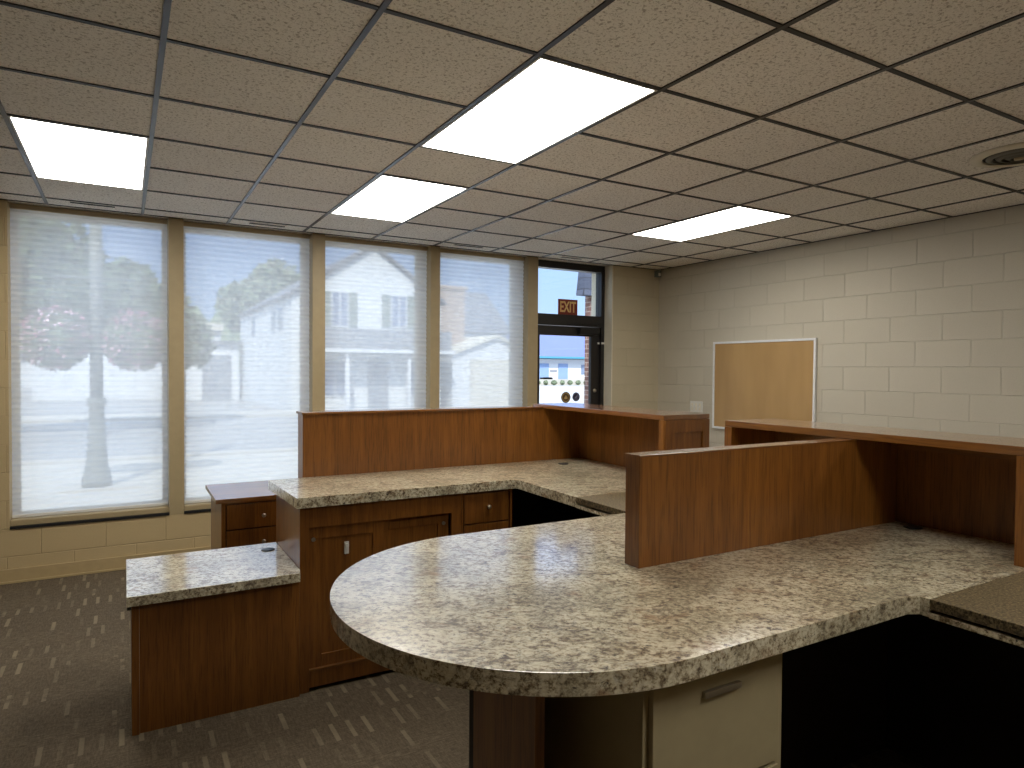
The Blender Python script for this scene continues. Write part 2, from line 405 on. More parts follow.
# lit ceiling panels
def ceiling_light(ix, jy, label):
    x0, y0 = ix*S, jy*SY
    t = thing('ceiling_light', (x0+S/2, y0+SY, ZC), label, 'light', 'recessed ceiling lights')
    obj('frame', B((x0+.012, x0+.022, y0+.009, y0+2*SY-.009, ZC-.007, ZC-.0005), (x0+S-.022, x0+S-.012, y0+.009, y0+2*SY-.009, ZC-.007, ZC-.0005),
                   (x0+.022, x0+S-.022, y0+.009, y0+.017, ZC-.007, ZC-.0005), (x0+.022, x0+S-.022, y0+2*SY-.017, y0+2*SY-.009, ZC-.007, ZC-.0005)), WHITEP, t)
    obj('diffuser', B((x0+.022, x0+S-.022, y0+.017, y0+2*SY-.017, ZC-.005, ZC-.001)), DIFF, t)
ceiling_light(0, 1, 'bright rectangular ceiling light panel above the leftmost window')
ceiling_light(3, 1, 'smaller-looking bright ceiling light panel above the third window, behind the large central one')
ceiling_light(3, -2, 'large bright ceiling light panel cut by the top of the picture')
ceiling_light(7, 0, 'bright ceiling light panel on the right, nearest the block wall')
ceiling_light(3, -7, 'added unseen fill light panel in the middle of the rear ceiling')  # added fill lamp out of view, brightens the near counter
ceiling_light(7, -6, 'added unseen fill light panel at the right of the rear ceiling')  # second added fill lamp, also unseen

# slot diffusers near the windows
def slot_vent(x0, x1, y, label):
    t = thing('slot_diffuser', ((x0+x1)/2, y, ZC), label, 'vent', 'slim air slots in the ceiling by the windows')
    obj('slot_frame', B((x0, x1, y-.03, y-.02, ZC-.005, ZC-.0005), (x0, x1, y+.02, y+.03, ZC-.005, ZC-.0005), (x0, x0+.01, y-.02, y+.02, ZC-.005, ZC-.0005),
                        (x1-.01, x1, y-.02, y+.02, ZC-.005, ZC-.0005), ((x0+x1)/2-.004, (x0+x1)/2+.004, y-.02, y+.02, ZC-.005, ZC-.0005)), TILE, t)
    obj('slot_opening', B((x0+.011, x1-.011, y-.0195, y+.0195, ZC-.0062, ZC-.001)), BLACK, t)
slot_vent(.14, .44, 2.44, 'dark slim air slot in the ceiling above the leftmost window')
slot_vent(1.36, 1.66, 2.48, 'slim air slot in the ceiling above the second window from the left')
slot_vent(3.18, 3.50, 2.44, 'slim air slot in the ceiling above the fourth window')
slot_vent(4.42, 4.70, 2.47, 'slim air slot in the ceiling above the glass door')
# round diffuser
rc = (4.66, -1.56, ZC)
t = thing('round_diffuser', rc, 'round ceiling air diffuser with concentric dark rings near the right edge', 'vent')
for k, (ra, rb, z) in enumerate(((.165, .225, -.016), (.120, .150, -.022), (.078, .106, -.026), (.040, .066, -.029))):
    bm = bmesh.new()
    prof = [(ra, -.004), (rb, -.0005 if k == 0 else -.010), (rb-.006, z*.6), (ra+.004, z), (ra, z+.004)]
    lathe(bm, prof, rc, seg=40)
    fs = [f for f in bm.faces if len(f.verts) > 4]; bmesh.ops.delete(bm, geom=fs, context='FACES_ONLY')
    obj('outer_ring' if k == 0 else 'inner_ring', bm, CREAM if k == 0 else RINGM, t, True)
bm = bmesh.new(); lathe(bm, [(.166, -.003), (.166, -.001)], rc, seg=40); obj('duct_opening', bm, BLACK, t)
bm = bmesh.new(); lathe(bm, [(.006, -.030), (.022, -.030), (.024, -.016), (.01, -.004)], rc, seg=24); obj('center_cap', bm, TRIMP, t, True)
# sensor in the corner
t = thing('motion_sensor', (5.80, 2.60, 2.66), 'small grey sensor box high in the corner under the ceiling', 'sensor')
obj('housing', B((5.835, 5.895, 2.56, 2.615, 2.655, 2.73), bev=.006), plain('sensor_grey', (120, 130, 124), .5), t)
obj('lens', B((5.848, 5.882, 2.553, 2.5595, 2.665, 2.70), bev=.002), WHITEP, t)

# ------------------------------------------------------------------ windows, shades, door
YS = 2.71; YG = 2.93
wins = [(-.235, .79), (.897, 1.911), (2.022, 3.027), (3.125, 4.121)]
wl = ['sheer white pleated shade over the leftmost window, lamp post showing through',
      'sheer white pleated shade over the second window from the left, above the small chest',
      'sheer white pleated shade over the third window, gabled house showing through',
      'sheer white pleated shade over the fourth window, next to the glass door']
for k, (a, b) in enumerate(wins):
    w_ = sempty('window_%d' % (k+1), ((a+b)/2, YG, ZS))
    obj('window_frame', B((a, a+.035, YG-.03, YG+.03, ZS, ZC), (b-.035, b, YG-.03, YG+.03, ZS, ZC), (a+.035, b-.035, YG-.03, YG+.03, ZS, ZS+.07), (a+.035, b-.035, YG-.03, YG+.03, ZC-.05, ZC)), CREAM, w_)
    obj('pane', B((a+.035, b-.035, YG-.004, YG+.004, ZS+.07, ZC-.05)), GLASS, w_)
    obj('window_sill', B((a, b, 2.632, YG-.03, .404, .448), bev=.008), TRIMP, w_)
    obj('sill_shadow_strip', B((a+.001, b-.001, 2.612, YG-.03, ZS+.001, .4035)), BLACK, w_)  # black strip stands in for the shadow line under the sill
    s_ = thing('window_shade', ((a+b)/2, YS, .45), wl[k], 'window shade', 'sheer pleated window shades')
    bm = bmesh.new(); n = 54; z0, z1 = .474, 2.705
    prev = None
    for q in range(2*n+1):
        z = z0+(z1-z0)*q/(2*n); y = YS + (.0045 if q % 2 else -.0045)
        cur = (bm.verts.new((a+.006, y, z)), bm.verts.new((b-.006, y, z)))
        if prev: bm.faces.new([prev[0], prev[1], cur[1], cur[0]])
        prev = cur
    obj('fabric', bm, SHADE, s_)
    obj('head_rail', B((a+.004, b-.004, YS-.025, YS+.025, 2.705, ZC-.006), bev=.003), TRIMP, s_)
    obj('bottom_rail', B((a+.006, b-.006, YS-.012, YS+.012, .452, .474), bev=.003), WHITEP, s_)
# door
D0, D1 = 4.2425, 5.220; YD = 2.80
d = sempty('door_1', ((D0+D1)/2, YD, 0))
obj('door_frame', B((D0, D0+.045, YD-.05, YD+.06, 0, ZC), (D1-.045, D1, YD-.05, YD+.06, 0, ZC), (D0+.045, D1-.045, YD-.05, YD+.06, 2.672, ZC),
                    (D0+.045, D1-.045, YD-.05, YD+.06, 2.055, 2.175), bev=.003), BRONZE, d)
obj('transom_pane', B((D0+.045, D1-.045, YD-.003, YD+.003, 2.175, 2.672)), GLASS, d)
leaf = obj('door_leaf', B((D0+.045, D0+.125, YD-.022, YD+.022, .01, 2.05), (5.055, D1-.047, YD-.022, YD+.022, .01, 2.05),
                          (D0+.125, 5.055, YD-.022, YD+.022, 1.945, 2.05), (D0+.125, 5.055, YD-.022, YD+.022, .01, .26), bev=.002), BRONZE, d)
obj('door_pane', B((D0+.125, 5.055, YD-.003, YD+.003, .26, 1.945)), GLASS, leaf)
bm = bmesh.new(); tube(bm, [(4.385, YD-.022, 1.475), (4.385, YD-.07, 1.475), (4.50, YD-.07, 1.475)], .011); obj('door_handle', bm, RUB, leaf)
bm = bmesh.new(); lathe(bm, [(.019, -.034), (.021, -.022)], (5.11, YD, 1.335), 'Y', 20); obj('door_lock', bm, METAL, leaf, True)
obj('door_closer', B((4.86, 5.13, YD-.085, YD-.022, 1.965, 2.035), (4.72, 5.16, YD-.10, YD-.088, 2.062, 2.074), bev=.004), RUB, d)
t = thing('door_sensor', (5.19, YD-.06, 1.87), 'tiny white contact sensor on the dark door frame', 'sensor')
obj('sensor_body', B((5.175, 5.212, YD-.064, YD-.05, 1.862, 1.882), bev=.002), WHITEP, t)
obj('sensor_magnet', B((5.140, 5.165, YD-.034, YD-.0225, 1.862, 1.882), bev=.002), WHITEP, t)
# writing
def text_bm(txt, size, ext):
    cu = bpy.data.curves.new('txt', 'FONT'); cu.body = txt; cu.size = size; cu.extrude = ext; cu.align_x = 'CENTER'; cu.align_y = 'CENTER'
    cu.offset = size*.022
    o = bpy.data.objects.new('txt', cu); COL.objects.link(o)
    me = bpy.data.meshes.new_from_object(o.evaluated_get(bpy.context.evaluated_depsgraph_get()))
    bm = bmesh.new(); bm.from_mesh(me); bpy.data.objects.remove(o); bpy.data.curves.remove(cu); bpy.data.meshes.remove(me); return bm
t = thing('exit_sign', (4.725, YD-.03, 2.176), 'small red EXIT sign standing on the bar above the glass door', 'sign')
obj('sign_plate', B((4.598, 4.852, YD-.036, YD-.024, 2.176, 2.345), bev=.002), EXITR, t)
bm = text_bm('EXIT', .15, .002)
xs = [v.co.x for v in bm.verts]; wd = max(xs)-min(xs); ys = [v.co.y for v in bm.verts]
cx_, cy2 = (max(xs)+min(xs))/2, (max(ys)+min(ys))/2; hh = max(ys)-min(ys)
bm.transform(Matrix.Translation((4.725, YD-.0375, 2.262)) @ Matrix.Rotation(PI/2, 4, 'X') @ Matrix.Diagonal((.212/wd, .118/hh, 1, 1)) @ Matrix.Translation((-cx_, -cy2, 0)))
obj('lettering', bm, EXITC, t)
def sticker(x, z, r, m1, m2, label, inner):
    t = thing('round_sticker', (x, YD-.004, z), label, 'sticker')
    bm = bmesh.new(); lathe(bm, [(r, -.0045), (r, -.0032)], (x, YD, z), 'Y', 32); obj('disc', bm, m1, t)
    bm = bmesh.new(); lathe(bm, [(r*.80, -.0051), (r*.80, -.0046)], (x, YD, z), 'Y', 32); obj('ring', bm, m2, t)
    bm = bmesh.new(); lathe(bm, [(r*.68, -.0057), (r*.68, -.0052)], (x, YD, z), 'Y', 32); obj('center_disc', bm, m1, t)
    bm = bmesh.new()
    if inner == 'crest':
        box(bm, x-r*.34, x+r*.34, YD-.0064, YD-.0058, z-r*.30, z+r*.02); box(bm, x-r*.24, x+r*.24, YD-.0064, YD-.0058, z+r*.02, z+r*.14)
        box(bm, x-r*.12, x+r*.12, YD-.0064, YD-.0058, z+r*.14, z+r*.36)
    else:
        prism(bm, [(x-r*.4, z-r*.1), (x-r*.1, z-r*.42), (x+r*.42, z+r*.34), (x+r*.22, z+r*.44), (x-r*.08, z-r*.05), (x-r*.26, z+r*.08)], YD-.0064, YD-.0058, 'Y')
    obj('emblem', bm, m2, t)
sticker(4.728, 1.262, .062, STK1, STK2, 'round brown and gold emblem sticker on the door glass', 'crest')
sticker(4.867, 1.266, .050, STK3, STK4, 'round dark blue emblem sticker on the door glass', 'tick')

# wall outlet and framed board on the right wall
t = thing('wall_outlet', (XR, 2.0, 1.16), 'white triple wall plate on the block wall left of the tan board', 'outlet')
obj('plate', B((XR-.008, XR, 1.91, 2.09, 1.115, 1.235), bev=.003), WHITEP, t)
for k in range(3):
    y = 1.945+k*.055
    p = obj('socket', B((XR-.012, XR-.008, y-.013, y+.013, 1.138, 1.212), bev=.001), CREAM, t)
    obj('switch_toggle', B((XR-.020, XR-.012, y-.005, y+.005, 1.166, 1.186), bev=.001), WHITEP, p)
t = thing('tan_board', (XR-.02, 1.115, .96), 'tan framed notice board hung on the right block wall', 'board')
X1 = XR-.004; y0, y1, z0, z1 = .53, 1.75, .962, 1.874
obj('board_panel', B((X1-.016, X1, y0+.015, y1-.015, z0+.015, z1-.015)), BOARD, t)
obj('board_frame', B((X1-.024, X1, y0, y0+.022, z0, z1), (X1-.024, X1, y1-.022, y1, z0, z1), (X1-.024, X1, y0+.022, y1-.022, z0, z0+.022), (X1-.024, X1, y0+.022, y1-.022, z1-.022, z1), bev=.002), SILVER, t)

# ------------------------------------------------------------------ counters
ZA = .95; ZT = .90
def counter_top(name, pts, label, holes=(), z=ZA, thk=None, origin=None):
    t = thing(name, origin or (pts[0][0], pts[0][1], z), label, 'countertop')
    bm = bmesh.new(); prism(bm, pts, z-(thk or (ZA-ZT)), z, bev=.001)
    o = obj('slab', bm, LAM, t)
    for hx, hy in holes:
        bm = bmesh.new(); lathe(bm, [(.034, z+.0002), (.034, z+.003), (.030, z+.005), (.012, z+.0055)], (hx, hy, 0), seg=28)
        g = obj('cable_grommet', bm, RUB, t, True)
    return t, o
# far counter: L shape with clipped inner corner
A0, A1, AYF, AYB = 1.175, 3.25, -.115, .488
ptsA = [(A0+.01, AYF), (2.365, AYF), (2.378, -.121), (2.383, -.136), (2.375, -.70), (3.25, -.70), (3.25, AYB), (A0-.012, AYB)]
tA, _ = counter_top('laminate_countertop', ptsA, 'long L-shaped speckled stone-look countertop by the windows, with the raised wooden back', holes=((2.97, .275),))
obj('support_strip', B((2.375, 3.25, -1.095, -.70, .898, .913)), LAM, tA)
def flap(name, y0, y1, label):
    t = thing(name, (2.8, (y0+y1)/2, ZA), label, 'counter flap')
    obj('slab', B((2.375, 3.25, y0, y1, .922, ZA), bev=.002), DLAM, t)
    obj('hinge', B((3.0, 3.06, y1-.004, y1+.0, .905, .922)), METAL, t)
    return t
flap('counter_flap', -1.094, -.7015, 'dark speckled counter flap bridging the two countertops behind the low divider')
flap('counter_flap', -3.25, -2.3475, 'dark speckled counter flap at the bottom right corner of the picture')
# near counter: peninsula with a rounded end
cxr, cyr, R_ = 1.545, -1.701, .605
pts = [(cxr + R_*math.cos(a), cyr + R_*math.sin(a)) for a in [PI/2 + PI*k/56 for k in range(57)]]
pts += [(2.345, -2.306), (2.375, -2.322), (2.375, -2.347), (3.25, -2.347), (3.25, -1.096)]
tB, _ = counter_top('laminate_countertop', pts, 'near speckled stone-look peninsula countertop with a big rounded end', holes=((3.19, -1.85),), origin=(1.5, -1.7, ZA))
obj('support_strip', B((2.375, 3.25, -3.25, -2.347, .898, .913)), LAM, tB)
for bx_ in (2.23, 2.08):
    bm = B((bx_-.018, bx_+.018, -1.95, -1.68, .888, .8995), (bx_-.018, bx_+.018, -1.95, -1.935, .74, .888))
    obj('support_bracket', bm, BEIGE, tB)

ZR, ZL = 1.303, 1.330; XI, XO = 3.25, 3.285; XLD, XLE = 2.945, 3.28
def end_panel(y0, y1, face, parent):
    # end gable of the raised ledge: full height outside, notched over the worktop; recessed panel on its face
    bm = bmesh.new(); prism(bm, [(XLD, ZA+.001), (XLD, ZR), (XLE-.006, ZR), (XLE-.006, 0), (XI+.002, 0), (XI+.002, ZA+.001)], y0, y1, 'Y')
    o = obj('end_panel', bm, W_Z, parent)
    y = y0 if face < 0 else y1; e_ = .009*face
    ya, yb = sorted((y, y+e_)); X0, X1_ = XLD+.004, XLE-.008
    obj('panel_frame', B((X0, X0+.07, ya, yb, ZA+.002, ZR-.001), (X1_-.05, X1_, ya, yb, ZA+.002, ZR-.001), (X0+.07, X1_-.05, ya, yb, 1.235, ZR-.001), (X0+.07, X1_-.05, ya, yb, ZA+.002, ZA+.05), bev=.0015), W_Z, o)
# far raised back
t = thing('raised_counter_back', (2.3, .53, 0), 'raised oak back and side ledge around the far countertop, below the windows', 'counter back')
obj('back_panel', B((1.348, XO, .49, .61, 0, ZR), bev=.002), W_Z, t)
obj('back_cap', B((1.340, 2.94, .476, .622, ZR+.0005, ZR+.014), bev=.003), W_X, t)
obj('side_panel', B((XI+.001, XO, -.65, .489, 0, ZR-.001)), W_Z, t)
obj('ledge_top', B((XLD, XLE, -.69, .615, ZR+.001, ZL), bev=.003), W_Y, t)
end_panel(-.69, -.652, -1, t)
# near raised back
t = thing('raised_counter_back', (3.27, -1.7, 0), 'raised oak ledge on the near countertop running to the right edge', 'counter back')
obj('side_panel', B((XI+.001, XO, -2.30, -1.146, 0, ZR-.001)), W_Z, t)
obj('ledge_top', B((XLD, XLE, -2.345, -1.105, ZR+.001, ZL+.003), bev=.003), W_Y, t)
obj('ledge_apron', B((XI-.016, XI, -2.30, -1.18, ZR-.05, ZR)), W_Y, t)
end_panel(-1.145, -1.108, 1, t); end_panel(-2.342, -2.304, -1, t)
bm = bmesh.new(); prism(bm, [(-2.303, 1.10), (-2.303, 1.145), (-2.285, 1.12)], 3.02, 3.05, 'X'); obj('clip', bm, METAL, t)
# divider standing on the near countertop
t = thing('counter_divider', (1.87, -1.72, ZA), 'long low oak divider panel standing across the near countertop', 'divider')
obj('divider_panel', B((1.860, XI-.0165, -1.755, -1.688, ZA+.001, ZR-.006), bev=.0015), W_Z, t)
obj('divider_cap', B((1.858, XI-.0165, -1.757, -1.686, ZR-.006, ZR-.0005), bev=.001), W_X, t)
# customer-side panels below the flaps
o = struct('trim_7', B((3.262, 3.29, -1.137, -.691, 0, .897)), W_Z)

# base cabinet with sliding doors under the far countertop
YC = -.085
t = thing('base_cabinet', (1.21, YC, 0), 'oak base cabinet with two sliding doors under the left end of the far countertop', 'cabinet')
bm = B((1.205, 1.225, YC+.02, .487, 0, ZT-.001), (2.04, 2.058, YC+.02, .487, 0, ZT-.001), (1.225, 2.04, .46, .487, 0, ZT-.001), (1.225, 2.04, YC+.05, .46, .09, .11))
obj('carcass', bm, W_Z, t)
obj('interior', B((1.226, 2.039, .445, .459, .111, ZT-.002)), SHADOW_WOOD, t)
obj('face_frame', B((1.205, 1.250, YC, YC+.02, .0, ZT-.001), (2.0, 2.058, YC, YC+.02, .0, ZT-.001), (1.250, 2.0, YC, YC+.02, .795, ZT-.001), (1.250, 2.0, YC, YC+.02, .02, .098), bev=.001), W_Z, t)
obj('bottom_track', B((1.250, 2.0, YC-.004, YC+.062, .098, .108)), W_X, t)
def sliding_door(x0, x1, y, lock):
    s_ = .062
    dd = obj('sliding_door', B((x0, x0+s_, y, y+.018, .108, .793), (x1-s_, x1, y, y+.018, .108, .793), (x0+s_, x1-s_, y, y+.018, .735, .793), (x0+s_, x1-s_, y, y+.018, .108, .168), bev=.002), W_Z, t)
    obj('door_panel', B((x0+s_, x1-s_, y+.008, y+.014, .168, .735)), W_Z, dd)
    if lock:
        xc = (x0+x1)/2-.006
        bm = bmesh.new(); box(bm, xc-.011, xc+.011, y-.003, y+.008, .645, .705, bev=.003); lathe(bm, [(.009, -.012), (.010, -.002)], (xc, y, .69), 'Y', 16)
        obj('lock', bm, WHITEP, dd)
    xh = x0+.022 if lock else x1-.03
    bm = bmesh.new(); lathe(bm, [(.010, -.0045), (.010, .001)], (xh, y, .735), 'Y', 18); obj('finger_pull', bm, METAL, dd)
sliding_door(1.250, 1.632, YC+.014, True); sliding_door(1.60, 2.0, YC+.038, False)
obj('door_catch', B((1.600, 1.622, YC-.016, YC-.004, .062, .080), bev=.003), WHITEP, t)

def knob(x, y, z, parent):
    bm = bmesh.new(); lathe(bm, [(.005, 0), (.005, -.010), (.010, -.013), (.013, -.019), (.010, -.024), (.003, -.026)], (x, y, z), 'Y', 20)
    obj('knob', bm, METAL, parent, True)
# drawer unit beside it
t = thing('drawer_unit', (2.06, YC, 0), 'oak drawer unit under the far countertop, right of the sliding-door cabinet', 'cabinet')
obj('carcass', B((2.060, 2.375, YC+.02, .487, .0, ZT-.001)), SHADOW_WOOD, t)  # toned dark so the gaps around the drawers look shaded
obj('top_rail', B((2.070, 2.359, YC+.002, YC+.0195, .888, ZT-.001)), W_X, t)
obj('side_stile', B((2.360, 2.375, YC, YC+.019, 0, ZT-.001), (2.060, 2.069, YC, YC+.019, 0, ZT-.001)), W_Z, t)
for z0, z1 in ((.723, .885), (.555, .715), (.34, .547), (.11, .332)):
    dr = obj('drawer', B((2.075, 2.353, YC-.002, YC+.019, z0, z1), bev=.003), W_Z, t)
    knob(2.22, YC-.002, (z0+z1)/2 + .005, dr)
# back lining of the knee space, its shade put into the colour
t = thing('knee_space_panel', (3.23, -.3, 0), 'shade-toned panel closing the knee space under the far countertop corner', 'panel')
obj('back_board', B((2.378, 3.247, .470, .487, 0, ZT-.001)), SHADOW_WOOD, t)
obj('side_board', B((3.23, 3.247, -1.09, .469, 0, ZT-.003)), SHADOW_WOOD, t)

# low desk attached left of the far counter
ZLO = .606
t = thing('low_desk', (.85, -.1, 0), 'low desk with speckled top attached left of the far counter', 'desk')
bm = bmesh.new(); prism(bm, [(.487, -.155), (1.192, -.155), (1.203, -.10), (1.203, .485), (.487, .485)], ZLO-.042, ZLO, bev=.003); obj('desk_top', bm, LAM, t)
bm = bmesh.new(); lathe(bm, [(.034, ZLO+.0002), (.034, ZLO+.003), (.030, ZLO+.005), (.012, ZLO+.0055)], (1.135, .335, 0), seg=28); obj('cable_grommet', bm, RUB, t, True)
obj('front_panel', B((.535, 1.20, -.105, -.087, 0, ZLO-.043)), W_Z, t)
obj('end_panel', B((.505, .534, -.115, .44, 0, ZLO-.043), bev=.002), W_Z, t)
obj('cleat', B((.489, .504, -.13, .40, ZLO-.062, ZLO-.0425)), RUB, t)

# chest of drawers behind the low desk
t = thing('drawer_chest', (1.25, 1.4, 0), 'oak chest of drawers standing behind the low desk near the windows', 'chest of drawers')
obj('chest_top', B((.965, 1.60, 1.10, 1.71, .726, .753), bev=.003), W_X, t)
obj('carcass', B((1.023, 1.575, 1.136, 1.69, .06, .725)), SHADOW_WOOD, t)  # same shade tone behind the chest drawers
obj('top_rail', B((1.023, 1.575, 1.118, 1.1355, .715, .7255)), W_X, t)
obj('side_panel', B((.998, 1.0225, 1.118, 1.69, 0, .725), bev=.002), W_Z, t)
obj('side_panel', B((1.576, 1.595, 1.118, 1.69, 0, .725), bev=.002), W_Z, t)
for z0, z1 in ((.556, .712), (.392, .548), (.228, .384), (.068, .220)):
    dr = obj('drawer', B((1.029, 1.570, 1.114, 1.135, z0, z1), bev=.003), W_Z, t)
    knob(1.245, 1.114, (z0+z1)/2-.003, dr)

# beige pedestal and shade-toned supports under the near counter
t = thing('file_pedestal', (1.7, -2.0, 0), 'beige metal drawer pedestal under the near countertop', 'cabinet')
obj('carcass', B((1.46, 1.92, -2.235, -1.80, .02, ZT-.002), bev=.003), BEIGE, t)
for z0, z1 in ((.60, .87), (.33, .59), (.05, .32)):
    dr = obj('drawer', B((1.475, 1.888, -2.252, -2.236, z0, z1), bev=.003), BEIGE, t)
    obj('pull', B((1.62, 1.74, -2.264, -2.2525, z1-.05, z1-.035), bev=.003), METAL, dr)
t = thing('support_panel', (1.30, -1.7, 0), 'shade-toned oak support panels beneath the near peninsula countertop', 'panel')
obj('center_board', B((1.30, 3.247, -1.735, -1.71, 0, ZT-.002)), SHADOW_WOOD, t)  # knee-space shade painted into the board colour
obj('side_board', B((3.23, 3.247, -3.25, -1.736, 0, ZT-.004)), SHADOW_WOOD, t)
obj('cross_board', B((1.30, 1.325, -2.05, -1.736, 0, ZT-.002)), W_Z, t)

# ------------------------------------------------------------------ outside
ZG = -.15
struct('ground_street', B((-60, 140, 11.2, 160, ZG-.1, ZG)), ASPH)
struct('ground_sidewalk', B((-40, 60, 3.0, 10.9, ZG-.1, ZG), bev=.0), SIDEW)
struct('ground_curb', B((-40, 60, 10.9, 11.2, ZG-.1, ZG+.03)), SIDEW)
struct('ground_far_sidewalk', B((-40, 5.9, 21.4, 23.6, ZG, ZG+.06)), SIDEW)
# street lamp with a fluted base
lx, ly = .145, 7.75
ZG2 = ZG; ZG = ZG2+.031
t = thing('street_lamp', (lx, ly, ZG), 'tall street lamp post on the sidewalk outside the leftmost window', 'street lamp')
bm = bmesh.new(); lathe(bm, [(.185, 0), (.185, .10), (.165, .16), (.14, .30), (.115, .55), (.10, .85), (.092, 1.12), (.12, 1.14), (.12, 1.22), (.095, 1.25)], (lx, ly, ZG), seg=20); obj('lamp_base', bm, POLE, t, True)
bm = bmesh.new(); lathe(bm, [(.082, 1.25), (.074, 4.3)], (lx, ly, ZG), seg=16); obj('pole', bm, POLE, t, True)
bm = bmesh.new(); lathe(bm, [(.08, 4.3), (.20, 4.5), (.22, 4.85), (.06, 5.1)], (lx, ly, ZG), seg=16); obj('lamp_head', bm, WHITEP, t, True)
bm = bmesh.new(); tube(bm, [(lx-.50, ly, 2.80), (lx+.50, ly, 2.80)], .018); obj('basket_arm', bm, POLE, t, True)
ZG = ZG2
t2 = obj('paving_base', B((lx-.45, lx+.55, ly-.25, ly+.30, ZG, ZG+.03), bev=.01), SIDEW); tag(t2, 'low square concrete footing under the street lamp', 'footing')
def leafball(bm, c, rad, n, size, flat=1.0, mats=1):
    for _ in range(n):
        u = random.uniform(-1, 1); a = random.uniform(0, 2*PI); q = math.sqrt(1-u*u)
        rr_ = random.uniform(.72, 1.04)
        p = Vector((c[0]+rad[0]*rr_*q*math.cos(a), c[1]+rad[1]*rr_*q*math.sin(a), c[2]+rad[2]*rr_*u))
        d = Vector((random.gauss(0, 1), random.gauss(0, 1), random.gauss(0, 1))).normalized(); e_ = d.orthogonal().normalized(); g = d.cross(e_)
        s_ = size*random.uniform(.6, 1.3)
        vs = [bm.verts.new(p+e_*s_), bm.verts.new(p+g*s_*.55), bm.verts.new(p-e_*s_), bm.verts.new(p-g*s_*.55)]
        f = bm.faces.new(vs); f.material_index = random.randrange(mats)
def blob(bm, c, rad, seed):
    st = len(bm.verts)
    r_ = bmesh.ops.create_icosphere(bm, subdivisions=3, radius=1)
    rnd = random.Random(seed); ph = [rnd.uniform(0, 6) for _ in range(6)]
    for v in r_['verts']:
        n = v.co.copy(); k = 1+.10*math.sin(5*n.x+ph[0])+.10*math.sin(6*n.y+ph[1])+.08*math.sin(7*n.z+ph[2])+.05*math.sin(13*n.x+ph[3])
        v.co = Vector((c[0]+rad[0]*.86*k*n.x, c[1]+rad[1]*.86*k*n.y, c[2]+rad[2]*.86*k*n.z))
def basket(x, label):
    t = thing('flower_basket', (x, ly, 1.45), label, 'flower basket', 'hanging flower baskets on the lamp post')
    bm = bmesh.new(); lathe(bm, [(.06, -.18), (.17, -.12), (.22, .02)], (x, ly, 1.85), seg=20); obj('bowl', bm, BARK, t, True)
    bm = bmesh.new(); blob(bm, (x, ly, 1.93), (.42, .36, .38), int(x*100)); leafball(bm, (x, ly, 1.93), (.42, .38, .42), 1600, .035); obj('foliage', bm, LEAF, t)
    bm = bmesh.new(); leafball(bm, (x, ly, 1.95), (.43, .41, .44), 1300, .026, mats=2); obj('blossoms', bm, [PINK, PALEPINK], t)
    bm = bmesh.new()
    for k in range(3):
        a = 2*PI*k/3; tube(bm, [(x+.2*math.cos(a), ly+.2*math.sin(a), 1.87), (x, ly, 2.78)], .004, 5)
    obj('chains', bm, POLE, t)
basket(lx-.47, 'big pink flower basket hanging left of the street lamp post'); basket(lx+.48, 'pale pink flower basket hanging right of the street lamp post')
def tree(c, crowns, trunk, label, m=LEAF, n=2600, size=.16):
    t = thing('leafy_tree', (c[0], c[1], ZG), label, 'tree', 'trees across the street')
    bm = bmesh.new(); top = crowns[0][0][2]; lathe(bm, [(trunk*1.3, 0), (trunk, .5), (trunk*.6, top-ZG)], (c[0], c[1], ZG), seg=12); obj('trunk', bm, BARK, t, True)
    bm = bmesh.new()
    for k, (cc, rad) in enumerate(crowns):
        blob(bm, cc, tuple(q*.8 for q in rad), k+int(c[0]*10)); leafball(bm, cc, rad, n//len(crowns), size)
    obj('crown', bm, m, t)
tree((-.12, 16.5), [((-1.5, 16.5, 4.5), (1.5, 1.3, 1.3)), ((-.2, 16.2, 3.3), (1.7, 1.3, 1.05)), ((-2.2, 16.5, 3.0), (1.2, 1.2, 1.2))], .14, 'tall leafy tree behind the street lamp, seen through the leftmost window', LEAF, 4200, .13)
tree((1.7, 19), [((1.35, 19, 2.9), (1.2, 1.1, 1.0)), ((2.0, 19, 2.3), (.9, .9, .8))], .1, 'small tree at the right side of the leftmost window', LEAF, 1600, .12)
tree((7.3, 40), [((7.1, 40, 5.3), (1.9, 1.5, 1.6)), ((8.6, 40, 6.4), (1.7, 1.5, 1.8)), ((6.5, 40, 4.6), (.7, .9, .8))], .2, 'green tree behind the left side of the white gabled house', LEAF2, 3000, .22)
t = thing('hedge_row', (-6, 75, ZG), 'distant line of trees behind the low white building', 'hedge')
bm = bmesh.new()
for k in range(14): blob(bm, (-20+k*3.0, 75, 4.4+random.uniform(-.5, .7)), (2.6, 2, 4.2), 50+k)
obj('foliage', bm, LEAF2, t)

